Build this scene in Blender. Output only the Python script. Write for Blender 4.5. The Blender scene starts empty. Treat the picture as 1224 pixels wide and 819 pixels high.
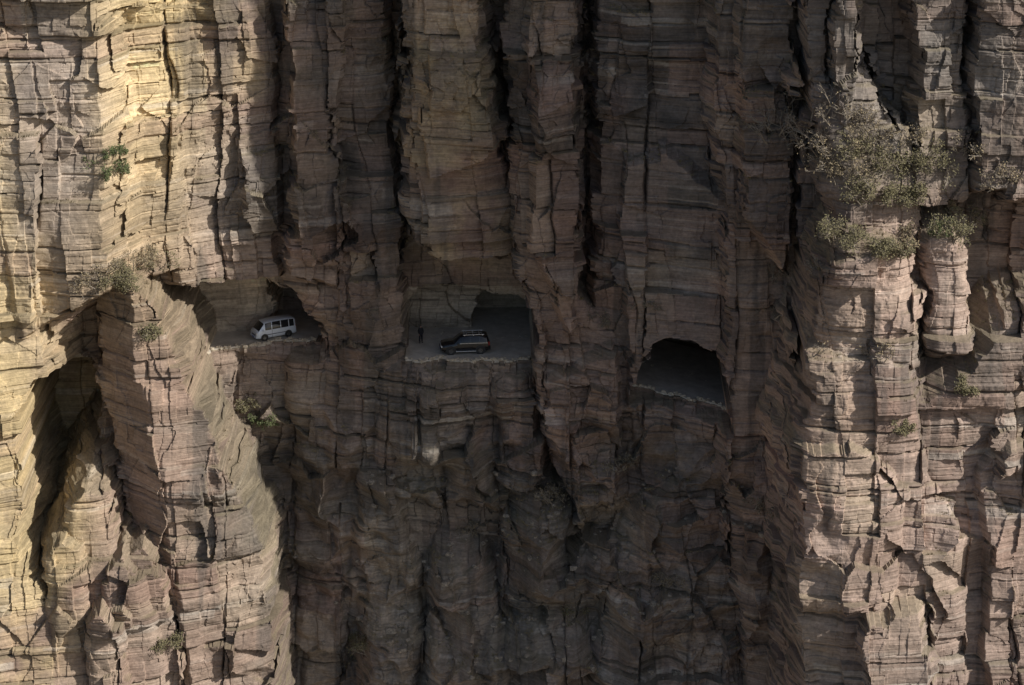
import bpy, bmesh, math, random, time
import numpy as np
from mathutils import Vector, Matrix
random.seed(7); rng=np.random.RandomState(7)
T0=time.time()
scene=bpy.context.scene
# ------------------------------------------------------------ camera geometry
PITCH=math.radians(20); DIST=250.0; S=98.0/1224
CAM=np.array([0,-DIST*math.cos(PITCH),DIST*math.sin(PITCH)])
FW=np.array([0,math.cos(PITCH),-math.sin(PITCH)]); UP=np.array([0,math.sin(PITCH),math.cos(PITCH)])
def raydir(u,v): return FW*DIST+np.array([1,0,0])*(u-612)*S+UP*(409.5-v)*S
def P(u,v,y):
    d=raydir(u,v); t=(y-CAM[1])/d[1]; p=CAM+d*t
    return p[0],p[2]
def Pz(u,v,z):
    d=raydir(u,v); t=(z-CAM[2])/d[2]; p=CAM+d*t
    return p[0],p[1]
# ------------------------------------------------------------ noise
def hsh(ix,iy,seed):
    ix=ix.astype(np.int64); iy=np.asarray(iy).astype(np.int64)
    h=(ix*374761393+iy*668265263+seed*144269504)&0xffffffff
    h=((h^(h>>13))*1274126177)&0xffffffff
    h=h^(h>>16)
    h=(h*2246822)&0xffffffff
    h=h^(h>>15)
    return (h/4294967295.0)
def vn(x,y,seed):
    ix=np.floor(x); iy=np.floor(y); fx=x-ix; fy=y-iy
    fx=fx*fx*(3-2*fx); fy=fy*fy*(3-2*fy)
    a=hsh(ix,iy,seed); b=hsh(ix+1,iy,seed); c=hsh(ix,iy+1,seed); d=hsh(ix+1,iy+1,seed)
    return (a+(b-a)*fx)*(1-fy)+(c+(d-c)*fx)*fy
def fbm(x,y,seed,o=4,g=.5):
    s=0;a=1;n=0
    for k in range(o):
        ca,sa=math.cos(.6*k),math.sin(.6*k)
        s=s+a*vn((x*ca-y*sa)*2**k+k*7.3,(x*sa+y*ca)*2**k+k*3.1,seed+k); n+=a; a*=g
    return s/n-.5
def cell1(xs,key,seed,jit=.8):
    i=np.floor(xs); b=i+jit*hsh(i,key,seed); i=np.where(xs<b,i-1,i)
    l=i+jit*hsh(i,key,seed); r=i+1+jit*hsh(i+1,key,seed)
    return i,l,r
def joints(x,z,w,h,seed):
    xs=x/w; zero=np.zeros_like(x)
    i,l,r=cell1(xs,zero,seed)
    dx=np.minimum(xs-l,r-xs)*w; fx=(xs-l)/(r-l)-.5
    rc=hsh(i,zero,seed+11)
    hz=h*(.6+.8*hsh(i,zero,seed+5)); zs=z/hz+rc*17
    j,l2,r2=cell1(zs,i,seed+3)
    dz=np.minimum(zs-l2,r2-zs)*hz; fz=(zs-l2)/(r2-l2)-.5
    return rc,hsh(i,j,seed+21),hsh(i,j,seed+22),hsh(i,j,seed+23),dx,dz,fx*w,fz*hz
def facets(x,z,w,h,seed):
    xs=x/w; zs=z/h; i0=np.floor(xs); j0=np.floor(zs); best=np.full(x.shape,9.); bi=np.zeros(x.shape); bj=np.zeros(x.shape); ox=np.zeros(x.shape); oz=np.zeros(x.shape)
    for a in (-1,0,1):
        for b in (-1,0,1):
            i=i0+a; j=j0+b; px=i+.1+.8*hsh(i,j,seed); pz=j+.1+.8*hsh(i,j,seed+1)
            d=(xs-px)**2+(zs-pz)**2; m=d<best
            best=np.where(m,d,best); bi=np.where(m,i,bi); bj=np.where(m,j,bj); ox=np.where(m,xs-px,ox); oz=np.where(m,zs-pz,oz)
    return hsh(bi,bj,seed+2)-.5,(hsh(bi,bj,seed+3)-.5)*ox*w,(hsh(bi,bj,seed+4)-.5)*oz*h
# ------------------------------------------------------------ grid
xf=np.arange(-53,53,.09); zf_=np.arange(-40,46,.085)
xg=np.concatenate([-53-np.geomspace(.2,100,40)[::-1],xf,53+np.geomspace(.2,100,40)])
zg=np.concatenate([-40-np.geomspace(.2,50,30)[::-1],zf_,46+np.geomspace(.2,95,50)])
X,Z=np.meshgrid(xg,zg)
ZD=Z+.03*X+.5*fbm(X/22,Z/22,4,2)          # gently dipping bedding
W1=fbm(X/9,Z/13,101,3); W2=fbm(X/7,Z/7,202,3); W3=fbm(X/1.6,Z/1.6,303,3)
zero=np.zeros_like(X)
k1l,k1a,k1b=cell1((ZD+.1*W3)/2.6,zero,910)
k2,k2a,k2b=cell1((ZD+.12*W3)/.75,zero,920)
k3,k3a,k3b=cell1((ZD+.06*W3)/.26,zero,930)
lay=hsh(k2,np.floor((X+2*W2)/6.),31)-.5
jx=X+1.5*W1+.3*W3+.04*lay; jz=ZD+.4*W2+.1*W3
rc1,r1,s1,t1,dx1,dz1,fx1,fz1=joints(jx,jz,9.5,13,1000)
rc2,r2,s2,t2,dx2,dz2,fx2,fz2=joints(jx+1.4*W2+.08*jz,jz,4.3,5.5,2000)
rc3,r3,s3,t3,dx3,dz3,fx3,fz3=joints(jx-.8*W2-.05*jz,jz+.3*r2,1.35,1.6,3000)
fa,fbx,fbz=facets(jx+.6*W3,jz*1.+.4*W3,3.2,4.2,4000)
fa2,fbx2,fbz2=facets(jx+.3*W3,jz,1.0,1.2,4100)
xw=X+1.2*W1+.3*W3+.06*lay+.7*(r2-.5)+.3*(r3-.5)+.5*fa
zw=Z+1.0*W2+.3*W3+.8*(s2-.5)+.3*(s3-.5)+.5*fa
# ------------------------------------------------------------ macro shape
def interp(a,xp,fp):
    o=np.argsort(xp); return np.interp(a,np.array(xp)[o],np.array(fp)[o])
D=np.interp(xw,[-150,-90,-49,-36,-24,-20,2,11,20,30,60,160],[-44,-36,-14,-5.5,0,1,-1.5,-3.5,-6,-10,-12,-20])
D=D+np.where(zw>0,.05*zw,0)
D=D+np.where(zw<-1,(zw+1)*.13,0)
def edge(pts,y):
    q=[P(u,v,y) for u,v in pts]; return [a[1] for a in q],[a[0] for a in q]
def block(L,R,y,top=None,bot=None,ax=0,az=.04,kL=7,kR=7,kt=2.5,kb=5,ridge=None,rl=.9,rr=.5,soft=0):
    global D
    lz,lx=edge(L,y); rz,rx=edge(R,y)
    xl=interp(zw,lz,lx); xr=interp(zw,rz,rx); xc=(xl+xr)/2
    zc=np.mean(lz) if not top else edge(top,y)[0][0]-2
    zc=max(-32,min(38,zc))
    d=y+az*(zw-zc)
    if ridge:
        gz,gx=edge(ridge,y); xq=interp(zw,gz,gx)
        d=d+np.maximum(rl*(xq-xw),rr*(xw-xq))
    else: d=d+ax*(xw-xc)
    if soft:
        t=np.clip(np.abs(xw-xc)/((xr-xl)/2+.01),0,1.1); d=d+soft*t**4
    d=d+kL*np.maximum(0,xl-xw)+kR*np.maximum(0,xw-xr)
    if top:
        tz,tx=edge(top,y); zt=interp(xw,tx,tz); d=d+kt*np.maximum(0,zw-zt)
    if bot:
        tz,tx=edge(bot,y); zt=interp(xw,tx,tz); d=d+kb*np.maximum(0,zt-zw)
    D=np.minimum(D,d)
# left wall
block([(-20,-60),(-5,200),(25,350)],[(92,-60),(118,150),(132,360)],-15.6,bot=[(-100,420),(30,400),(135,345)],ax=.12,kL=.8,kR=2.2,kb=3)
block([(-60,90),(-60,640)],[(12,90),(36,300),(58,480),(64,640),(40,720)],-16.4,top=[(0,90),(30,130)],ax=.5,kR=3,kt=3,kL=.5)
block([(60,-60),(70,340)],[(210,-60),(214,335)],-10.6,ax=.62,bot=[(60,400),(120,345),(215,330)],kR=3)
block([(222,-60),(222,340)],[(318,-60),(328,345)],-5.0,ax=.42,bot=[(215,338),(330,345)],kR=4,kL=1.2)
# centre columns
block([(326,-60),(335,340),(388,400),(392,600),(430,819)],[(452,-60),(472,250),(480,420),(500,700)],-3.8,ax=-.05,soft=1.,az=.03)
block([(350,-60),(352,330)],[(410,-60),(405,330)],-5.4,ax=.3,bot=[(350,330),(400,345)],kb=2.5)
block([(484,-60),(486,300)],[(560,-60),(612,250),(612,315)],-6.8,ax=.15,bot=[(486,285),(525,312),(612,312)],kb=10,soft=1.,az=-.03)
block([(510,-60),(510,200)],[(560,-60),(590,200)],-8,ax=-.1,bot=[(500,215),(600,180)],kb=4)
block([(612,-60),(612,300),(632,360),(640,440),(665,560),(700,640)],[(686,-60),(690,350),(752,410),(756,580)],-8,az=.05,soft=1.)
block([(640,-60),(640,200)],[(686,-60),(686,400)],-9.6,ax=.2,bot=[(640,300),(690,400)],kb=1.5)
block([(655,430),(660,540)],[(735,430),(740,540)],-9.8,top=[(640,470),(700,440),(752,420)],bot=[(650,520),(756,600)],kt=2,kb=2,ax=-.1)
block([(714,-60),(714,400)],[(862,-60),(866,420)],-7.6,ax=-.1,bot=[(714,470),(870,500)],kb=2,soft=.6)
block([(745,200),(752,400)],[(866,200),(866,420)],-9.4,ax=-.12,top=[(714,215),(800,190),(866,240)],bot=[(714,470),(870,500)],kt=1.5)
block([(858,-60),(868,300),(874,500),(870,620),(890,819)],[(946,-60),(950,500),(940,819)],-14,ax=.12,az=.03,kL=8,soft=.7)
block([(893,-60),(893,300)],[(948,-60),(946,300)],-16,ax=.1,bot=[(893,250),(948,330)],kb=2)
# right buttress
block([(954,-60),(958,200),(960,430),(955,819)],[(1420,-60),(1420,819)],-17.8,ax=0,az=0,kL=7)
block([(962,-60),(966,120)],[(990,-60),(992,120)],-20.8,az=.02,bot=[(960,120),(990,130)])
block([(1004,-60),(1004,135)],[(1026,-60),(1026,145)],-22.8,az=.02,bot=[(1000,140),(1030,150)])
block([(1085,-60),(1100,200)],[(1150,-60),(1155,200)],-21.8,ax=.2,az=.02,bot=[(1090,230),(1160,250)])
block([(1175,-60),(1165,240)],[(1400,-60),(1400,300)],-22.6,ax=.0,bot=[(1165,230),(1300,230)],kb=2.5)
block([(975,130),(990,200),(1000,300)],[(1060,120),(1105,200),(1112,310)],-22.8,top=[(950,165),(1000,128),(1050,130),(1110,190)],ax=.05,kt=1.2,soft=1.2)
block([(988,300),(988,440)],[(1100,300),(1108,440)],-26.5,top=[(980,318),(1010,302),(1080,300),(1110,320)],bot=[(985,436),(1110,436)],kt=3,kb=3,az=0,soft=1.6)
block([(1115,280),(1115,410)],[(1160,280),(1166,410)],-24.8,top=[(1113,296),(1130,286),(1166,305)],bot=[(1110,410),(1166,410)],kt=3,kb=2,soft=.6)
block([(972,430),(962,560),(958,819),(950,950)],[(1090,430),(1100,560),(1150,640),(1160,950)],-27.5,top=[(950,448),(990,440),(1110,444),(1140,470)],ax=.1,az=.03,kt=3,kR=2,soft=1.)
block([(962,540),(960,720)],[(1040,540),(1080,600),(1070,720)],-29.4,top=[(950,562),(1000,548),(1080,580)],ax=.12,kt=3,kR=2.5,bot=[(950,730),(1080,720)],kb=2,soft=.8)
block([(1085,470),(1130,700),(1130,900)],[(1400,450),(1400,900)],-24.5,top=[(1100,470),(1160,440),(1190,400),(1260,380)],ax=.1,kt=2,kL=5)
block([(1175,560),(1180,900)],[(1400,560),(1400,900)],-26,top=[(1170,570),(1200,540),(1300,540)],ax=.1,kt=2,kL=3)
block([(1035,730),(1040,900)],[(1105,730),(1110,900)],-31,top=[(1035,745),(1105,735)],ax=.15,kt=3,kR=3)
zt=48; dd=-27+1.2*np.maximum(0,zt-zw)+6*np.maximum(0,27.5-xw)+3*np.maximum(0,xw-75)+.03*(zw-zt); D=np.minimum(D,dd)  # unseen overhang above the frame, added to cast shade over the centre
# lower centre
block([(450,440),(455,600)],[(640,440),(650,520),(640,600)],-5.6,top=[(440,450),(520,425),(640,428)],bot=[(450,590),(640,590)],az=.10,kt=2,kb=1.5,kL=3,kR=3,soft=1.6)
block([(500,470),(510,580)],[(560,470),(570,580)],-7.0,top=[(500,480),(560,460)],bot=[(500,570),(570,590)],kt=1.5,kb=3,ax=.2,kL=3,kR=3,soft=.8)
block([(590,450),(600,580)],[(640,450),(645,580)],-7.6,top=[(590,480),(640,450)],bot=[(500,570),(640,590)],kt=1.5,kb=3,ax=.2,kL=3,kR=3,soft=.8)
block([(342,440),(350,600),(370,900)],[(400,440),(412,600),(430,900)],-2.8,top=[(340,440),(400,430)],az=.05,kL=4,kR=4,soft=1)
block([(250,420),(262,560),(330,700)],[(345,430),(345,800)],-1.0,top=[(240,422),(380,402)],az=.06,kL=5,kR=3)
block([(430,590),(440,720)],[(480,590),(500,720)],-7.4,top=[(430,590),(470,580)],az=.08,kt=1.5,kL=2.5,kR=2.5,soft=1)
block([(610,600),(600,900)],[(700,640),(720,900)],-10,top=[(600,660),(650,630),(700,660)],az=.2,kt=1.2,kL=2,kR=2,soft=1.5)
block([(760,580),(700,900)],[(870,560),(890,900)],-11.5,top=[(740,640),(800,580),(880,600)],az=.2,kt=1.2,kL=2,kR=3,soft=1.5)
block([(520,700),(510,900)],[(600,700),(610,900)],-10.5,top=[(510,720),(560,700),(610,740)],az=.2,kt=1.2,kL=2,kR=2,soft=1.5)
block([(755,450),(755,600)],[(876,490),(876,640)],-9.0,top=[(750,452),(872,490)],az=.08,kL=2,ax=-.25,kt=3)
DA=D; D=np.full(X.shape,90.)
# left pillar (foreground)
block([(108,345),(114,450),(146,600),(220,760),(240,950)],[(172,345),(206,430),(262,560),(318,680),(330,950)],-14.5,
      top=[(105,356),(135,332),(160,336),(175,358),(190,400),(206,440)],ridge=[(158,345),(162,420),(196,560),(232,819),(240,950)],rl=.85,rr=.35,kt=9,kL=7,kR=22,az=.05)
block([(232,530),(272,700),(290,950)],[(268,570),(324,690),(332,950)],-12.6,top=[(225,485),(268,570),(324,700)],ax=.3,kt=7,kR=16,az=.05)
# lower left spires
block([(52,655),(55,800)],[(98,655),(110,780)],-19.8,top=[(52,668),(75,652),(100,664)],kt=5,soft=1,ax=.2)
block([(78,600),(80,700)],[(128,600),(150,700)],-17.6,top=[(78,612),(105,592),(128,600),(150,640)],kt=5,soft=1,ax=.2)
block([(122,670),(128,819)],[(168,670),(200,819)],-18.8,top=[(122,690),(150,668),(180,700)],kt=5,soft=1,ax=.2)
block([(150,660),(170,760)],[(190,670),(215,800)],-17.2,top=[(150,672),(175,655),(195,680)],kt=5,ax=.2)
block([(-80,640),(-80,950)],[(20,640),(60,740),(115,819),(140,950)],-20,top=[(-100,600),(10,645),(60,735),(110,800)],kt=3,kR=3,kL=.5,ax=.35,az=.12)
block([(100,760),(100,900)],[(140,760),(150,900)],-21.2,top=[(98,752),(120,735),(145,765)],kt=5,soft=1)
DB=D; D=DA
# ------------------------------------------------------------ jointing / strata detail
calm=np.clip(.55+2.6*fbm(X/7,Z/10,66,3),.22,1.0)         # massive faces vs shattered zones
rough=np.clip(.65+1.6*fbm(X/10,Z/10,55,2),.2,1.1)*calm
lowm=np.clip((-Z-3)/6,0,1)*np.sqrt(np.clip(1.25-np.abs(X+1)/24,0,1))
g3=np.clip(.1+3.0*fbm(X/6,Z/6,77,3),0,1)*calm
g2=np.clip(.6+2.5*fbm(X/11,Z/9,78,2),.2,1.1)
kj=1-.5*lowm
det=kj*(.3*(rc1-.5)+1.7*(r1-.5)+.24*(s1-.5)*fx1+.08*(t1-.5)*fz1)
det+=kj*g2*(.4+.6*calm)*(1.6*(r2-.5)+.5*(s2-.5)*fx2+.16*(t2-.5)*fz2)
det+=g3*(.6*(r3-.5)+.5*(s3-.5)*fx3+.3*(t3-.5)*fz3)
gf=np.clip(.2+2.6*fbm(X/8,Z/9,79,3)+.8*lowm,0,1)
det+=gf*(1.6*fa+1.2*fbx+.9*fbz)+.4*gf*calm*(1.*fa2+1.3*fbx2+1.1*fbz2)
cg=np.clip(4*fbm(X/5,Z/7,80,2)+.2,0,1)
cr=np.exp(-(dx1/.13)**2)*1.0*(r1>.45)*cg+np.exp(-(dx2/.09)**2)*.5*(s2>.55)*g2*cg+np.exp(-(dz2/.09)**2)*.45*(t2>.45)*g2
det+=cr
kk=lambda k,s,w,sd:hsh(k,np.floor((jx+3*W2)/w),sd)-.5
b1=kk(k1l,0,9,41); b2=kk(k2,0,6,43); b3=kk(k3,0,3.5,44)
band=np.clip(.65+2.*fbm(X/10,Z/4,88,2),.15,1.2)
zs=(ZD+.1*W3)/2.6; d1=np.minimum(zs-k1a,k1b-zs)*2.6
zs2=(ZD+.12*W3)/.75; d2=np.minimum(zs2-k2a,k2b-zs2)*.75
notch=np.exp(-(d1/.11)**2)*.4*(hsh(k1l,np.floor(jx/8),45)>.45)+np.exp(-(d2/.06)**2)*.10*(hsh(k2,np.floor(jx/4),46)>.6)
bw=band*(1-.4*lowm)
det+=bw*(.5*b1+.18*calm*b2+.05*b3)+notch*bw
fb=fbm(X/3.2,Z/3.8,401,6,.5)
det+=1.1*fb*(.3+.7*rough)
rid=1-np.abs(fbm(X/7+.3*W2,Z/6,501,4,.5))*4
det-= lowm*(3.0*(rid-.6)+2.0*fbm(X/3,Z/2.8,611,5,.55))
det+=.09*(vn(X/.25,Z/.22,701)-.5)*rough
D=D+det
xw2=X+.5*W3+.1*lay+.3*(r3-.5); zw2=Z+.7*W3+.2*lay+.3*(r3-.5)+.4*(r2-.5)
def carve(x0,x1,zfl,zce,yb,nz=1):
    global D
    m=(xw2>x0)&(xw2<x1)&(Z>zfl)&(zw2<zce)
    yb_=yb+nz*(.5*(r2-.5)+.7*fb+.6*fa+.3*b1+.3*(r3-.5))
    D=np.where(m,np.maximum(D,yb_),D)
def gap(pts,w,y):
    global D
    z_,x_=edge(pts,y-4); c=interp(Z,z_,x_)+.9*W1+.3*W3+.3*(r3-.5)
    zmin,zmax=min(z_),max(z_)
    fade=np.clip((Z-zmin)/3,0,1)*np.clip((zmax-Z)/3,0,1)
    m=np.abs(X-c)<w*(.35+.65*fade)
    D=np.where(m&(Z>zmin)&(Z<zmax),np.maximum(D,y+det*.4),D)
gap([(92,392),(94,500),(106,620)],3.0,2)
gap([(701,-60),(703,330)],.8,-3)
gap([(953,-60),(950,430)],.35,-14)
gap([(1036,60),(1060,150)],.4,-16)
gap([(478,-60),(482,260)],.3,-1)
# ------------------------------------------------------------ road bench
def road_z(x): return np.interp(x,[-60,4,11.5,20.6,30],[0,0,-1.7,-3.1,-5])
def road_f(x): return np.interp(x,[-50,-31,-24,-19,-17,-10,2,11,20,30],[-6,-3.0,-.6,1.0,1.0,-4.8,-5.2,-7.2,-10.2,-14])
RZ=road_z(X)
ceil1=np.interp(xw2,[-36,-30,-24,-22.5,-20.5,-18.6,-18.2],[7.6,7.4,6.4,5.2,4.8,3.4,1.0])
m=(xw2>-36)&(xw2<-18.3)&(Z>RZ)&(zw2<ceil1)
back=np.interp(xw2,[-33,-24,-23.4,-23.1],[2,3.6,4.2,9])+.5*(r2-.5)+.7*fb+.3*b1+.6*fa
D=np.where(m,np.maximum(D,back),D)
x0,x1=(486-612)*S,(634-612)*S
carve(x0,x1,-.0,np.interp(xw2,[x0,x0+1.5,x0+4,x0+9,x1],[9.0,10.6,9.8,8.6,6.0]),np.interp(zw2,[4,10],[1.8,.2]))
carve(x0,x1,0,np.interp(xw2,[x0,x0+1,x0+4,x0+7,x1-1.2,x1],[3.6,5.2,5.4,4.8,4.4,2.2]),4.4)
carve((562-612)*S,x1-.1,0,np.interp(xw2,[(562-612)*S,(568-612)*S,(580-612)*S,(608-612)*S,x1-.8,x1],[1.0,2.6,3.8,4.0,3.2,1.8]),10,.3)
xa,xb=P(754,440,-8)[0],P(873,440,-10)[0]
xw4=X+.5*W3+.1*(r3-.5); zw4=Z+.6*W3+.2*(r3-.5)
m=(xw4>xa)&(xw4<xb)&(Z>RZ)&(zw4<np.interp(xw4,[xa,xa+.6,xa+1.4,xa+2.6,xa+4.0,xa+6,xa+8,xb-.6,xb],[-1.0,.8,2.2,3.7,4.0,3.7,3.0,1.9,.2]))
D=np.where(m,np.maximum(D,7+.4*fb),D)
rimn=.9*(r3-.5)+.8*(r2-.5)+1.1*fb+.5*fa2
for (a,b) in ((-36,-18.3),(x0-.3,x1+.5),(xa-.2,xb+.2)):
    m=(X>a)&(X<b)&(Z<=RZ)&(Z>RZ-1.2)
    want=road_f(X)+rimn*.9
    w=np.clip((Z-(RZ-1.2))/.8,0,1)
    D=np.where(m,D*(1-w)+want*w,D)
    m=(X>a)&(X<b)&(Z<=RZ-.4)
    D=np.where(m,np.minimum(D,road_f(X)+.5+rimn+.6*fa),D)
DB=DB+det*.8
D=np.minimum(D,DB)
print('field',time.time()-T0)
def look(x,z):
    i=np.clip(np.searchsorted(xg,x)-1,0,len(xg)-2); j=np.clip(np.searchsorted(zg,z)-1,0,len(zg)-2)
    fx=(x-xg[i])/(xg[i+1]-xg[i]); fz=(z-zg[j])/(zg[j+1]-zg[j])
    return (D[j,i]*(1-fx)+D[j,i+1]*fx)*(1-fz)+(D[j+1,i]*(1-fx)+D[j+1,i+1]*fx)*fz
def hit(u,v):
    d=raydir(u,v); d=d/np.linalg.norm(d)
    t=np.arange(200,290,.05); p=CAM[None,:]+d[None,:]*t[:,None]
    yy=look(p[:,0],p[:,2]); k=np.argmax(p[:,1]>=yy)
    return p[k]
# broken relief on the faces that run into the cliff (depends on depth, not on x)
gx=np.abs(np.gradient(D,axis=1)/np.gradient(X,axis=1))
sm=gx.copy()
for sh in (1,2,3,4,5): sm+=np.roll(gx,sh,1)+np.roll(gx,-sh,1)
for sh in (1,2,3): sm+=np.roll(gx,sh,0)+np.roll(gx,-sh,0)
sm/=17
mS=np.clip(sm/3-.7,0,1)
yb=D+.5*W3
XX=X+mS*(1.0*fbm(yb/2.6,Z/3.2,1201,4,.5)+.4*(hsh(np.floor(yb/1.7+.6*hsh(k2,zero,77)),k2,1211)-.5)+.9*(hsh(np.floor(yb/3.3),k1l,1212)-.5))
benchm=((np.abs(Z-RZ)<1.0)&(X>-36)&(X<22)); XX=np.where(benchm,X,XX)
# ------------------------------------------------------------ colours (albedo, with light painted into the alcoves)
def mix(a,b,t): t=np.clip(t,0,1)[...,None]; return a*(1-t)+np.array(b)*t
red=(.265,.180,.145); tan=(.34,.278,.21); och=(.58,.46,.26); grey=(.235,.215,.192); dark=(.09,.082,.075); pale=(.47,.44,.39)
C=np.zeros(X.shape+(3,))+np.array((.262,.212,.172))
C=mix(C,red,.45+2.2*fbm(X/8,Z/4,801,4))
C=mix(C,tan,(r1-.35)*.6+1.2*fbm(X/5,Z/5,811,4))
C=mix(C,grey,.15+1.8*fbm(X/4,Z/9,821,5))
def G(u,v,su,sv,y=0):
    x,z=P(u,v,y); return np.exp(-((X-x)/(su*S))**2-((Z-z)/(sv*S))**2)
rn=fbm(X/3,Z/3.4,831,5,.6)
def add(col,g,amt=1.,n=1.6):
    global C
    C=mix(C,col,g*amt+ (n*rn)*np.clip(g*2,0,1))
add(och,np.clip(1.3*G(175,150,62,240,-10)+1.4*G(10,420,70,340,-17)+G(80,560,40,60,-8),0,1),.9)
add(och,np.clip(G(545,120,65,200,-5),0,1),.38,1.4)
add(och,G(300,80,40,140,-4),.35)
add((.31,.262,.225),np.clip(1.2*G(60,150,60,190,-15),0,1),.85,.8)
add((.29,.255,.22),G(270,240,60,130,-5),.7,.8)
add((.36,.26,.205),np.clip(G(190,520,90,230,-14)+G(280,760,60,120,-14),0,1),.85,.6)
add((.37,.28,.235),np.clip(G(1080,640,170,260,-26)+G(1060,360,90,90,-25),0,1),.7,1)
add((.29,.195,.152),np.clip(G(905,450,45,300,-15)+G(690,460,70,160,-8)+G(430,330,50,120,-3)*.6,0,1),.7,.8)
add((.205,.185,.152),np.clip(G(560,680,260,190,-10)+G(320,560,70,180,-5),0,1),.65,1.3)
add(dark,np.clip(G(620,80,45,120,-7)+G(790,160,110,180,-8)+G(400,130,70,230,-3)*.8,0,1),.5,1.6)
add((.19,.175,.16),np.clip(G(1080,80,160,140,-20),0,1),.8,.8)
alc=(Z>-.1)&(((X>x0-.2)&(X<x1)&(Z<5.2))|((X>-34)&(X<-22.6)&(Z<7)))&(D>-2.2)
C=mix(C,(.54,.45,.345),alc*.9+.5*rn)*alc[...,None]+C*(~alc)[...,None]  # alcove walls painted lighter to stand in for light, stopping below the overhang
cb=hsh(k2,np.floor((jx+3*W2)/9),61); cb2=hsh(k3,np.floor((jx+3*W2)/6),62); cb1=hsh(k1l,np.floor(jx/14),60); cb3=vn(X/30,ZD/1.1,63)
k4=np.floor((ZD+.04*W3)/.11); cb4=hsh(k4,np.floor((jx+3*W2)/5),64)
C*=(1+.34*(cb1-.5)*band+.36*(cb-.5)*band+.28*(cb2-.5)*band+.12*(cb4-.5)+.3*(cb3-.5))[...,None]
C=mix(C,pale,(cb>.94)*.4*band+(cb2>.95)*.3*band)
C=mix(C,red,(cb1>.7)*.45*band)
C*=(1+.45*g2*(r2-.5)+.3*g3*(r3-.5)+.35*gf*fa+.3*(r1-.5))[...,None]
fresh=((r2*s2>.6)*g2)+((t1*r1>.75))*.6
C=mix(C,tan,fresh*.5)
st=fbm(X/1.3,Z/16,851,4,.6)+.7*fbm(X/6,Z/9,861,3)
C=mix(C,dark,np.clip((st-.10)*4,0,.55)*(~alc)*(X>-30))
lich=fbm(X/.5,Z/.6,871,4,.7); C*=(1+.5*lich)[...,None]
gz=np.gradient(D,axis=0)/np.gradient(Z,axis=0)
led=np.clip((gz-1.2)/1.5,0,1)*(Z<40); C=mix(C,(.21,.18,.115),led*.5)
C=mix(C,dark,np.clip(cr+notch*.6,0,1)*.5)
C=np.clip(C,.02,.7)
# ------------------------------------------------------------ materials
def newmat(n):
    m=bpy.data.materials.new(n); m.use_nodes=True; nt=m.node_tree; b=nt.nodes['Principled BSDF']; return m,nt,b
def flat(n,c,r=.6,met=0,var=0,coat=0):
    m,nt,b=newmat(n); b.inputs['Roughness'].default_value=r; b.inputs['Metallic'].default_value=met
    nz=nt.nodes.new('ShaderNodeTexNoise'); nz.inputs['Scale'].default_value=6; nz.inputs['Detail'].default_value=5
    tc=nt.nodes.new('ShaderNodeTexCoord'); nt.links.new(tc.outputs['Object'],nz.inputs['Vector'])
    cr_=nt.nodes.new('ShaderNodeValToRGB'); v=max(var,.06)
    cr_.color_ramp.elements[0].position=.3; cr_.color_ramp.elements[1].position=.7
    cr_.color_ramp.elements[0].color=(c[0]*(1-v),c[1]*(1-v),c[2]*(1-v),1); cr_.color_ramp.elements[1].color=(min(1,c[0]*(1+v)),min(1,c[1]*(1+v)),min(1,c[2]*(1+v)),1)
    nt.links.new(nz.outputs['Fac'],cr_.inputs['Fac']); nt.links.new(cr_.outputs['Color'],b.inputs['Base Color'])
    if coat: b.inputs['Coat Weight'].default_value=coat
    return m
def rockmat():
    m,nt,b=newmat('layered_sandstone'); N=nt.nodes.new; L=nt.links.new
    b.inputs['Roughness'].default_value=.92; b.inputs['Specular IOR Level'].default_value=.2
    at=N('ShaderNodeAttribute'); at.attribute_name='col'
    ge=N('ShaderNodeNewGeometry')
    n1=N('ShaderNodeTexNoise'); n1.inputs['Scale'].default_value=3.5; n1.inputs['Detail'].default_value=5; n1.inputs['Roughness'].default_value=.7
    L(ge.outputs['Position'],n1.inputs['Vector'])
    mp=N('ShaderNodeMapping'); mp.inputs['Scale'].default_value=(.4,.4,8); L(ge.outputs['Position'],mp.inputs['Vector'])
    n2=N('ShaderNodeTexNoise'); n2.inputs['Scale'].default_value=1; n2.inputs['Detail'].default_value=3; n2.inputs['Roughness'].default_value=.6
    L(mp.outputs[0],n2.inputs['Vector'])
    r1_=N('ShaderNodeMapRange'); r1_.inputs[1].default_value=.3; r1_.inputs[2].default_value=.7; r1_.inputs[3].default_value=.78; r1_.inputs[4].default_value=1.22; L(n1.outputs['Fac'],r1_.inputs[0])
    r2_=N('ShaderNodeMapRange'); r2_.inputs[1].default_value=.3; r2_.inputs[2].default_value=.7; r2_.inputs[3].default_value=.76; r2_.inputs[4].default_value=1.24; L(n2.outputs['Fac'],r2_.inputs[0])
    mu=N('ShaderNodeMath'); mu.operation='MULTIPLY'; L(r1_.outputs[0],mu.inputs[0]); L(r2_.outputs[0],mu.inputs[1])
    vm=N('ShaderNodeVectorMath'); vm.operation='SCALE'; L(at.outputs['Color'],vm.inputs[0]); L(mu.outputs[0],vm.inputs['Scale'])
    L(vm.outputs[0],b.inputs['Base Color'])
    ad=N('ShaderNodeMath'); ad.operation='ADD'; L(n1.outputs['Fac'],ad.inputs[0]); L(n2.outputs['Fac'],ad.inputs[1])
    bp=N('ShaderNodeBump'); bp.inputs['Strength'].default_value=.5; bp.inputs['Distance'].default_value=.10; L(ad.outputs[0],bp.inputs['Height']); L(bp.outputs[0],b.inputs['Normal'])
    return m
ROCK=rockmat()
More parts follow.
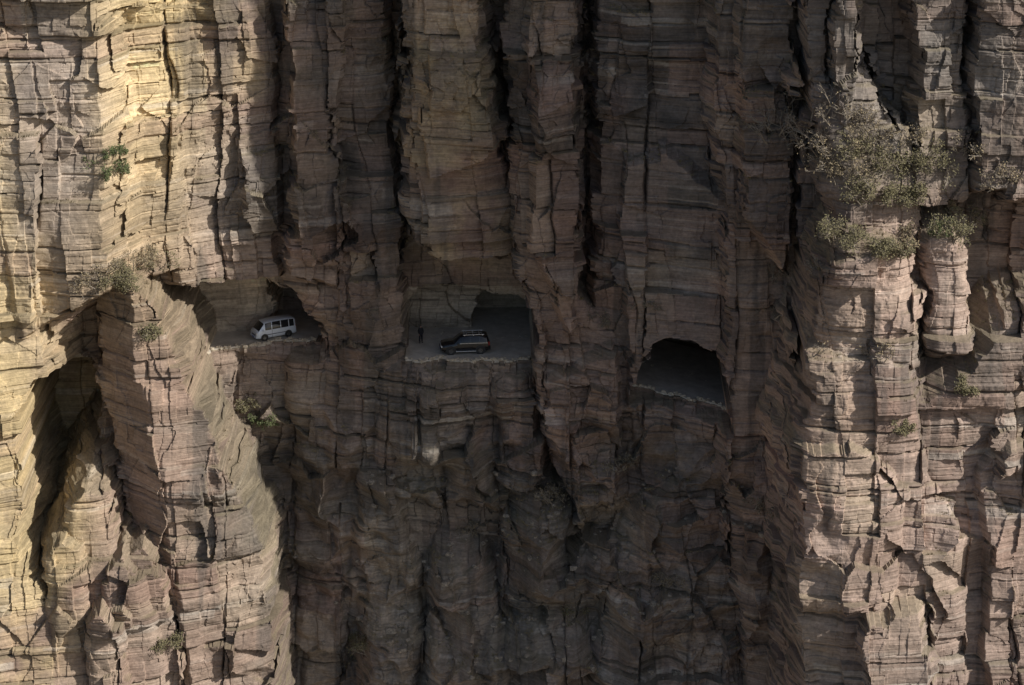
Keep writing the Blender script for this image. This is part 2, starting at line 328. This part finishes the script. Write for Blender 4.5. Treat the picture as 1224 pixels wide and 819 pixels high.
def mesh_np(name,V,F,mat,col=None):
    me=bpy.data.meshes.new(name); n=len(F); k=F.shape[1]
    me.vertices.add(len(V)); me.vertices.foreach_set('co',V.astype(np.float32).ravel())
    me.loops.add(n*k); me.loops.foreach_set('vertex_index',F.astype(np.int32).ravel())
    me.polygons.add(n); me.polygons.foreach_set('loop_start',np.arange(0,n*k,k,dtype=np.int32))
    try: me.polygons.foreach_set('loop_total',np.full(n,k,dtype=np.int32))
    except Exception: pass
    me.update(calc_edges=True)
    if col is not None:
        a=me.color_attributes.new('col','FLOAT_COLOR','POINT'); a.data.foreach_set('color',col.astype(np.float32).ravel())
    me.materials.append(mat)
    me.polygons.foreach_set('use_smooth',np.zeros(n,dtype=bool))
    o=bpy.data.objects.new(name,me); scene.collection.objects.link(o); return o
nz_,nx_=X.shape
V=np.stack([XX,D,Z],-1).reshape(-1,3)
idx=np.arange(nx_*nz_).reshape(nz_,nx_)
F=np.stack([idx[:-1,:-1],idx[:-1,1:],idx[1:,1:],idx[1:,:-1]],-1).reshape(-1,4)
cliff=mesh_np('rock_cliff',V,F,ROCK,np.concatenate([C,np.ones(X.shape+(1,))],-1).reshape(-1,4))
print('cliff',time.time()-T0)
gm=flat('valley_soil',(.16,.13,.09),.95,var=.35)
bm=bmesh.new(); bmesh.ops.create_grid(bm,x_segments=60,y_segments=60,size=4000)
for v in bm.verts: v.co.z=-88+3*math.sin(v.co.x*.01)*math.cos(v.co.y*.013)
me=bpy.data.meshes.new('valley_ground'); bm.to_mesh(me); bm.free(); me.materials.append(gm)
scene.collection.objects.link(bpy.data.objects.new('valley_ground',me))
# ------------------------------------------------------------ road
m,nt,b=newmat('dusty_concrete'); b.inputs['Roughness'].default_value=.9
ge=nt.nodes.new('ShaderNodeNewGeometry'); n1=nt.nodes.new('ShaderNodeTexNoise'); n1.inputs['Scale'].default_value=.9; n1.inputs['Detail'].default_value=9; n1.inputs['Roughness'].default_value=.65; nt.links.new(ge.outputs['Position'],n1.inputs['Vector'])
cr_=nt.nodes.new('ShaderNodeValToRGB'); cr_.color_ramp.elements[0].position=.3; cr_.color_ramp.elements[0].color=(.38,.34,.28,1); cr_.color_ramp.elements[1].position=.7; cr_.color_ramp.elements[1].color=(.62,.57,.49,1)
nt.links.new(n1.outputs['Fac'],cr_.inputs['Fac']); nt.links.new(cr_.outputs['Color'],b.inputs['Base Color'])
ROADM=m
xs=np.arange(-42,28,.2); zr=road_z(xs)+.1
yf=look(xs,road_z(xs)-.25)+.1
vis=((xs>-35)&(xs<-18.6))|((xs>x0)&(xs<x1))|((xs>xa)&(xs<xb))
yf=np.where(vis,np.maximum(yf,road_f(xs)-1.2),road_f(xs)+1.2)
yb_=road_f(xs)+15
VV=np.concatenate([np.stack([xs,yf,zr-.35],-1),np.stack([xs,yf,zr],-1),np.stack([xs,yb_,zr],-1)]); n=len(xs)
FF=[]
for r in range(2):
    for i in range(n-1): FF.append((r*n+i,r*n+i+1,(r+1)*n+i+1,(r+1)*n+i))
mesh_np('road',VV,np.array(FF),ROADM)
def stones(name,pts,mat):
    bm=bmesh.new()
    for (x,y,z,s) in pts:
        r=bmesh.ops.create_icosphere(bm,subdivisions=2,radius=1)
        M=Matrix.Translation((x,y,z))@Matrix.Rotation(random.random()*6,4,'Z')@Matrix.Rotation(random.random()*.6,4,'X')@Matrix.Diagonal((s*random.uniform(.7,1.3),s*random.uniform(.6,1),s*random.uniform(.5,.9),1))
        for v in r['verts']:
            c=v.co; k=1+random.uniform(-.16,.16); q=[max(-.7,min(.7,a*k)) for a in c]; v.co=M@Vector(q)
    me=bpy.data.meshes.new(name); bm.to_mesh(me); bm.free(); me.materials.append(mat)
    o=bpy.data.objects.new(name,me); scene.collection.objects.link(o); return o
STONE=flat('pale_stone',(.46,.40,.31),.95,var=.35); STONE2=flat('fallen_stone',(.26,.225,.18),.95,var=.5)
pts=[]
for i,x in enumerate(xs):
    if vis[i] and 0<i<n-1:
        for k in range(2):
            if random.random()<.7: pts.append((x+random.uniform(-.15,.15),yf[i]+random.uniform(0,.35),zr[i]+random.uniform(-.05,.08),random.uniform(.1,.3)))
        if random.random()<.3: pts.append((x,yf[i]+random.uniform(5.5,7.0),zr[i],random.uniform(.06,.2)))
stones('kerb_stones',pts,STONE)
pts=[]; tries=0
while len(pts)<220 and tries<1500:
    tries+=1
    u=random.uniform(380,930); v=random.uniform(560,819); p=hit(u,v)
    g=look(p[0],p[2]+.3)-look(p[0],p[2]-.3)
    if g/.6>1.: pts.append((p[0],p[1],p[2],min(.6,abs(random.gauss(0,.2))+.1)))
stones('fallen_rocks',pts,STONE2)
print('stones',time.time()-T0)
# ------------------------------------------------------------ vegetation
TW=flat('bare_twigs',(.27,.235,.19),.9,var=.4); DRY=flat('dry_leaves',(.24,.195,.12),.9,var=.4); GRN=flat('green_leaves',(.08,.10,.035),.8,var=.4); OLV=flat('olive_leaves',(.15,.135,.07),.85,var=.4)
def shrub(u,v,size,leafm,leaves=600,n=9):
    p=hit(u,v)
    vs=[];fs=[];lf=[]
    def seg(a,b,ra,rb):
        d=(b-a).normalized(); s=d.orthogonal().normalized(); t=d.cross(s); i=len(vs)
        for q,r in ((a,ra),(b,rb)):
            for k in range(3):
                an=k*2.094; vs.append(q+(s*math.cos(an)+t*math.sin(an))*r)
        for k in range(3): fs.append((i+k,i+(k+1)%3,i+3+(k+1)%3,i+3+k))
    tips=[]
    def br(a,d,l,r,dep):
        b=a+d*l; seg(a,b,r,r*.65); tips.append(b)
        if dep>0:
            for k in range(random.choice((2,3,3))):
                nd=(d+Vector((random.gauss(0,.5),random.gauss(0,.5),random.gauss(.1,.4)))).normalized(); br(b,nd,l*random.uniform(.55,.85),max(.016,r*.62),dep-1)
    base=Vector(p)
    for k in range(n):
        o=base+Vector((random.uniform(-.5,.5)*size,0,random.uniform(-.3,.3)*size*.5))
        o.y=float(look(o.x,o.z))+.1
        d=Vector((random.gauss(0,.55),random.gauss(-.45,.3),random.uniform(.5,1.2))).normalized()
        br(o,d,size*random.uniform(.14,.34),.05*size/2.2,4 if size>1.2 else 3)
    for k in range(leaves):
        b=random.choice(tips); c=b+Vector([random.gauss(0,.06*size) for _ in range(3)])
        s=random.uniform(.05,.11); a=Vector([random.gauss(0,1) for _ in range(3)]).normalized(); q=a.orthogonal().normalized()
        i=len(vs); vs.extend([c-a*s,c+q*s*.6,c+a*s,c-q*s*.6]); lf.append((i,i+1,i+2,i+3))
    me=bpy.data.meshes.new('shrub'); me.from_pydata(vs,[],fs+lf); me.materials.append(TW); me.materials.append(leafm)
    me.polygons.foreach_set('material_index',np.array([0]*len(fs)+[1]*len(lf),dtype=np.int32))
    o=bpy.data.objects.new('shrub',me); scene.collection.objects.link(o)
for a in [(945,165,4.2,DRY,150,11),(975,145,3.8,DRY,150,10),(985,190,4.0,DRY,300,11),(1035,175,3.4,DRY,500,11),(1070,210,3.8,OLV,2200,12),(1045,238,3.4,OLV,2200,12),(1090,170,3.0,DRY,500,10),(1010,218,3.4,DRY,700,10),(1080,245,3.2,OLV,1800,11),(1020,190,3.2,OLV,1000,9),(1025,145,3.0,DRY,200,9),
          (1112,205,3.0,OLV,900,9),(1165,185,2.8,DRY,300,9),(1190,220,3.0,DRY,300,9),(1015,302,3.2,OLV,1900,11),(1050,308,3.0,OLV,2000,11),(1080,305,2.6,DRY,1000,8),(1140,290,3.0,OLV,2000,11),(1125,285,1.8,GRN,700,7),(975,335,3.0,DRY,150,9),
          (935,385,3.2,DRY,80,8),(940,340,2.6,DRY,60,7),(140,342,3.4,OLV,2800,14),(162,350,2.8,OLV,2000,11),(122,352,2.8,DRY,1600,10),(150,334,2.8,DRY,1800,11),(180,405,2.0,OLV,1000,8),(130,212,2.0,GRN,1800,10),(132,190,1.6,GRN,1100,8),(1040,425,2.4,DRY,200,8),
          (320,510,2.2,GRN,1200,7),(300,490,1.8,OLV,900,6),(720,390,2.0,DRY,160,7),(770,370,1.8,DRY,80,6),(660,600,2.4,DRY,400,7),(740,560,2.2,DRY,400,7),(430,775,2.4,OLV,900,7),(1150,470,2.2,OLV,1100,7),(1080,520,1.8,OLV,800,6),(205,775,2.2,OLV,1100,7),(910,610,2.2,DRY,200,7),(560,640,1.8,DRY,200,6),(800,700,2.0,DRY,300,6),(690,740,1.8,OLV,500,6)]:
    shrub(*a)
gv=[];gf_=[]
zi=rng.uniform(-38,42,60000); xi=rng.uniform(-50,50,60000)
gg=(look(xi,zi+.25)-look(xi,zi-.25))/.5
clump=fbm(xi/4,zi/4,909,3)
sel=np.where((gg>1.0)&(clump>.0)&~((np.abs(zi)<5)&(xi>-36)&(xi<24)))[0][:5200]
for k in sel:
    x,z=xi[k],zi[k]; y=float(look(x,z)); s=random.uniform(.15,.42)
    for q in range(7):
        dx=random.gauss(0,.4)*s; dy=-abs(random.gauss(.15,.3))*s; h=s*random.uniform(.6,1.1); ox=random.gauss(0,.12)
        i=len(gv); gv+= [(x+ox-.02,y,z),(x+ox+.02,y-.01,z),(x+ox+dx,y+dy,z+h)]; gf_.append((i,i+1,i+2))
mesh_np('dry_grass',np.array(gv),np.array(gf_),flat('dead_grass',(.22,.185,.10),.9,var=.5))
print('veg',time.time()-T0,len(sel))
# ------------------------------------------------------------ vehicles
GLASS=flat('dark_glass',(.02,.022,.025),.08); TYRE=flat('tyre_rubber',(.02,.02,.02),.9); RIM=flat('alloy_rim',(.5,.5,.5),.35,.8); CHR=flat('trim_metal',(.7,.7,.7),.35,.6); BLK=flat('black_plastic',(.025,.025,.025),.6)
LAMP=flat('lamp_glass',(.75,.75,.72),.15); RED=flat('tail_lamp',(.45,.03,.02),.3); PLATE=flat('number_plate',(.05,.12,.45),.5)
def empty(n,loc,yaw,sc=1):
    e=bpy.data.objects.new(n,None); scene.collection.objects.link(e); e.location=loc; e.rotation_euler=(0,0,yaw); e.scale=(sc,sc,sc); return e
def part(n,bm,mats,par,smooth=False,bev=0):
    me=bpy.data.meshes.new(n); bm.to_mesh(me); bm.free()
    for m in mats: me.materials.append(m)
    if smooth: me.polygons.foreach_set('use_smooth',np.ones(len(me.polygons),dtype=bool))
    o=bpy.data.objects.new(n,me); scene.collection.objects.link(o); o.parent=par
    if bev:
        b=o.modifiers.new('b','BEVEL'); b.width=bev; b.segments=2; b.limit_method='ANGLE'
    return o
def boxp(n,c,s,m,par,bev=.02):
    bm=bmesh.new(); bmesh.ops.create_cube(bm,size=1)
    for v in bm.verts: v.co=Vector((v.co.x*s[0]+c[0],v.co.y*s[1]+c[1],v.co.z*s[2]+c[2]))
    return part(n,bm,[m],par,bev=bev)
def carbody(par,paint,st,glass_cols,wheels,wr,hw):
    bm=bmesh.new(); rings=[]
    for (x,s,bl,rf,wb,wr_) in st:
        ring=[(-wb*.96,s),(-wb,s+.18),(-wb*1.01,(s+bl)/2+.05),(-wb*.98,bl),(-wr_-.02,rf-.08),(-wr_+.09,rf),(wr_-.09,rf),(wr_+.02,rf-.08),(wb*.98,bl),(wb*1.01,(s+bl)/2+.05),(wb,s+.18),(wb*.96,s)]
        rings.append([bm.verts.new((x,y,z)) for y,z in ring])
    for k in range(len(st)-1):
        for j in range(12):
            f=bm.faces.new((rings[k][j],rings[k+1][j],rings[k+1][(j+1)%12],rings[k][(j+1)%12])); f.smooth=True
            code=glass_cols.get(k,'')
            if (j in (3,7) and 's' in code) or ((j in (4,5,6)) and 't' in code): f.material_index=1
    bm.faces.new(rings[0]); bm.faces.new(rings[-1][::-1])
    bmesh.ops.recalc_face_normals(bm,faces=bm.faces)
    part('body',bm,[paint,GLASS],par)
    for i,(wx,sy) in enumerate([(a,b) for a in wheels for b in (-1,1)]):
        for nm,r,w,mt,off in (('wheel_arch',wr+.09,.06,BLK,.0),('tyre',wr,.22,TYRE,.0),('rim',wr*.62,.05,RIM,.10)):
            bm=bmesh.new(); bmesh.ops.create_cone(bm,cap_ends=True,segments=28,radius1=r,radius2=r,depth=w)
            bmesh.ops.rotate(bm,verts=bm.verts,cent=(0,0,0),matrix=Matrix.Rotation(math.pi/2,3,'X'))
            yy=sy*(hw-.10+off+ (.095 if nm=='wheel_arch' else 0))
            bmesh.ops.translate(bm,verts=bm.verts,vec=(wx,yy,wr if nm!='wheel_arch' else wr+.04))
            part('%s_%d'%(nm,i+1),bm,[mt],par,bev=.015)
zroad=.1
WHITE=flat('silver_white_paint',(.66,.72,.80),.3,.1,coat=.5)
x_,y_=Pz(327,402,zroad)
van=empty('minivan',(x_,y_,zroad),math.radians(29),.94)
st=[(-2.2,.42,.72,.80,.70,.66),(-2.12,.30,.85,1.0,.80,.72),(-1.95,.28,.98,1.12,.84,.74),(-1.35,.26,1.10,1.80,.85,.68),(-1.25,.26,1.10,1.86,.85,.68),(-.55,.26,1.10,1.94,.86,.69),(-.47,.26,1.10,1.94,.86,.69),(.45,.26,1.10,1.95,.86,.69),(.53,.26,1.10,1.95,.86,.69),(1.35,.26,1.10,1.93,.85,.69),(1.43,.26,1.10,1.92,.85,.69),(1.95,.27,1.10,1.88,.84,.68),(2.12,.30,1.08,1.80,.82,.66),(2.2,.40,.98,1.1,.78,.66)]
carbody(van,WHITE,st,{2:'t',4:'s',6:'s',8:'s',10:'s',12:'t'},(-1.35,1.3),.31,.86)
boxp('front_bumper',(-2.17,0,.42),(.18,1.5,.2),WHITE,van,.05); boxp('grille',(-2.2,0,.62),(.06,.8,.12),BLK,van)
for s in (-1,1):
    boxp('headlamp_%d'%(s+2),(-2.13,s*.6,.78),(.14,.32,.18),LAMP,van,.04); boxp('mirror_%d'%(s+2),(-1.5,s*.98,1.15),(.12,.2,.2),WHITE,van,.04)
    boxp('tail_lamp_%d'%(s+2),(2.17,s*.7,.95),(.06,.14,.4),RED,van)
    boxp('door_seam_%d'%(s+2),(-.5,s*.868,.7),(.02,.01,.8),BLK,van,0); boxp('side_moulding_%d'%(s+2),(0,s*.875,.62),(2.2,.02,.06),BLK,van,0)
boxp('number_plate',(-2.27,0,.42),(.01,.42,.13),PLATE,van,0); boxp('rear_bumper',(2.2,0,.42),(.14,1.5,.2),WHITE,van,.05)
BLACK=flat('black_paint',(.008,.009,.011),.25,0,coat=.6)
x_,y_=Pz(556,420,zroad)
suv=empty('suv_car',(x_,y_,zroad),math.radians(6))
st=[(-2.32,.45,.80,.86,.78,.70),(-2.22,.36,.92,.98,.86,.76),(-1.9,.34,1.0,1.05,.90,.78),(-1.1,.34,1.06,1.14,.92,.80),(-.45,.34,1.10,1.70,.92,.70),(-.38,.34,1.10,1.74,.92,.70),(.38,.34,1.10,1.80,.92,.71),(.46,.34,1.10,1.80,.92,.71),(1.25,.34,1.10,1.78,.92,.71),(1.35,.34,1.10,1.77,.92,.71),(1.95,.35,1.10,1.73,.90,.70),(2.08,.36,1.08,1.66,.88,.68),(2.28,.44,1.04,1.14,.84,.70)]
carbody(suv,BLACK,st,{3:'t',4:'s',5:'s',7:'s',9:'s',11:'t'},(-1.42,1.38),.38,.92)
boxp('front_bumper',(-2.3,0,.5),(.2,1.66,.26),BLK,suv,.05); boxp('grille',(-2.33,0,.76),(.06,.9,.16),CHR,suv); boxp('rear_bumper',(2.28,0,.5),(.18,1.66,.24),BLK,suv,.05)
for s in (-1,1):
    boxp('headlamp_%d'%(s+2),(-2.24,s*.68,.8),(.16,.32,.18),LAMP,suv,.04); boxp('mirror_%d'%(s+2),(-.75,s*1.04,1.14),(.14,.22,.18),BLACK,suv,.04)
    boxp('tail_lamp_%d'%(s+2),(2.2,s*.8,1.0),(.08,.14,.36),RED,suv); boxp('roof_rail_%d'%(s+2),(.75,s*.62,1.86),(2.0,.06,.05),CHR,suv,.01)
    boxp('window_trim_%d'%(s+2),(.75,s*.915,1.11),(2.6,.02,.05),CHR,suv,0); boxp('running_board_%d'%(s+2),(0,s*.97,.36),(1.9,.14,.06),CHR,suv,.01)
    for k in range(3): boxp('rail_foot_%d_%d'%(s+2,k),(-.1+.85*k,s*.62,1.82),(.1,.05,.08),CHR,suv,0)
for k in range(3): boxp('rack_bar_%d'%k,(.1+.6*k,0,1.87),(.06,1.2,.03),CHR,suv,0)
boxp('number_plate',(-2.42,0,.5),(.01,.42,.13),PLATE,suv,0)
# ------------------------------------------------------------ person
SKIN=flat('skin',(.42,.26,.18),.6); JACK=flat('dark_jacket',(.016,.016,.02),.85,var=.2); TROU=flat('dark_trousers',(.018,.018,.025),.85,var=.2); HAIR=flat('black_hair',(.015,.012,.01),.7)
x_,y_=Pz(503,410,zroad)
per=empty('person',(x_,y_,zroad),math.radians(25),1.03)
def skin(n,vs,es,rad,m,root=0,sub=2):
    me=bpy.data.meshes.new(n); me.from_pydata(vs,es,[]); me.materials.append(m)
    o=bpy.data.objects.new(n,me); scene.collection.objects.link(o); o.parent=per
    mo=o.modifiers.new('skin','SKIN'); mo.use_smooth_shade=True
    for i,r in enumerate(rad):
        d=me.skin_vertices[0].data[i]; d.radius=(r if isinstance(r,tuple) else (r,r)); d.use_root=(i==root)
    s=o.modifiers.new('s','SUBSURF'); s.levels=sub; s.render_levels=sub; return o
skin('trousers',[(0,0,.95),(-.1,0,.88),(-.12,-.02,.5),(-.13,.01,.09),(.1,0,.88),(.13,.03,.5),(.15,.05,.09)],[(0,1),(1,2),(2,3),(0,4),(4,5),(5,6)],[.14,.11,.085,.065,.11,.085,.065],TROU)
skin('jacket',[(0,0,.92),(0,0,1.15),(0,0,1.40),(-.18,0,1.42),(-.25,.0,1.15),(-.21,-.12,.93),(.18,0,1.42),(.25,.02,1.15),(.20,-.10,.93),(0,0,1.50)],[(0,1),(1,2),(2,3),(3,4),(4,5),(2,6),(6,7),(7,8),(2,9)],[(.19,.13),(.17,.12),(.17,.12),.075,.062,.05,.075,.062,.05,.06],JACK)
for s in (-1,1):
    wx=.205*s; wy=-.13
    skin('hand_%d'%(s+2),[(wx,wy+.01,.93),(wx,wy-.01,.86),(wx,wy-.02,.83)],[(0,1),(1,2)],[.027,.034,.03],SKIN,0,1)
    for k in range(4):
        fx=wx; fy=wy-.045+.02*k; l=(.07,.08,.075,.06)[k]
        skin('finger_%d_%d'%(s+2,k),[(fx,fy,.85),(fx,fy-.004,.85-l*.6),(fx-s*.012,fy-.004,.85-l*1.1)],[(0,1),(1,2)],[.010,.009,.008],SKIN,0,1)
    skin('thumb_%d'%(s+2),[(wx,wy-.03,.885),(wx-.01*s,wy-.06,.855),(wx-.012*s,wy-.065,.825)],[(0,1),(1,2)],[.012,.011,.009],SKIN,0,1)
    skin('shoe_%d'%(s+2),[(.14*s,.06,.05),(.14*s,-.02,.05),(.15*s,-.16,.035)],[(0,1),(1,2)],[.05,.05,.035],BLK,0,1)
skin('neck',[(0,0,1.44),(0,-.01,1.58)],[(0,1)],[.055,.052],SKIN,0,1)
bm=bmesh.new(); bmesh.ops.create_uvsphere(bm,u_segments=24,v_segments=18,radius=1)
for v in bm.verts:
    c=v.co; k=1-.22*max(0,-c.z); x,y,z=c.x*.077*k,c.y*.097,c.z*.118
    if c.y<-.8 and abs(c.x)<.22 and -.3<c.z<.1: y-=.018
    if c.y<-.6 and .2<abs(c.x)<.5 and 0<c.z<.25: y+=.010
    v.co=(x,y-.015,z+1.64)
part('head',bm,[SKIN],per,True)
bm=bmesh.new(); bmesh.ops.create_uvsphere(bm,u_segments=24,v_segments=18,radius=1)
bmesh.ops.delete(bm,geom=[v for v in bm.verts if v.co.z<-.35 or (v.co.y<-.45 and v.co.z<.45)],context='VERTS')
for v in bm.verts: v.co=(v.co.x*.086,v.co.y*.105-.008,v.co.z*.125+1.65)
part('hair',bm,[HAIR],per,True)
for s in (-1,1):
    boxp('eye_%d'%(s+2),(.03*s,-.105,1.65),(.022,.01,.01),BLK,per,.003); boxp('ear_%d'%(s+2),(.078*s,-.01,1.64),(.012,.03,.055),SKIN,per,.005)
boxp('mouth',(0,-.108,1.585),(.045,.008,.008),RED,per,.002)
# ------------------------------------------------------------ light
EL=math.radians(36); PH=math.radians(23)
sd=Vector((math.cos(EL)*math.cos(PH),-math.cos(EL)*math.sin(PH),math.sin(EL)))
sl=bpy.data.lights.new('sun','SUN'); sl.energy=4.9; sl.angle=math.radians(.6); sl.color=(1,.94,.86)
so=bpy.data.objects.new('sun',sl); scene.collection.objects.link(so); so.rotation_euler=sd.to_track_quat('Z','Y').to_euler(); so.location=(100,-100,150)
w=bpy.data.worlds.new('World'); scene.world=w; w.use_nodes=True
bg=w.node_tree.nodes['Background']; sk=w.node_tree.nodes.new('ShaderNodeTexSky'); sk.sky_type='NISHITA'; sk.sun_disc=False; sk.sun_elevation=EL; sk.sun_rotation=math.radians(90+23); sk.dust_density=2.0
w.node_tree.links.new(sk.outputs[0],bg.inputs[0]); bg.inputs[1].default_value=.09
scene.view_settings.view_transform='Standard'; scene.view_settings.look='None'; scene.view_settings.exposure=0
cd=bpy.data.cameras.new('camera'); co=bpy.data.objects.new('camera',cd); scene.collection.objects.link(co)
co.location=CAM; co.rotation_euler=(math.pi/2-PITCH,0,0); cd.sensor_width=36; cd.lens=DIST*36/98; cd.clip_end=12000; cd.clip_start=1
scene.camera=co
print('done',time.time()-T0)
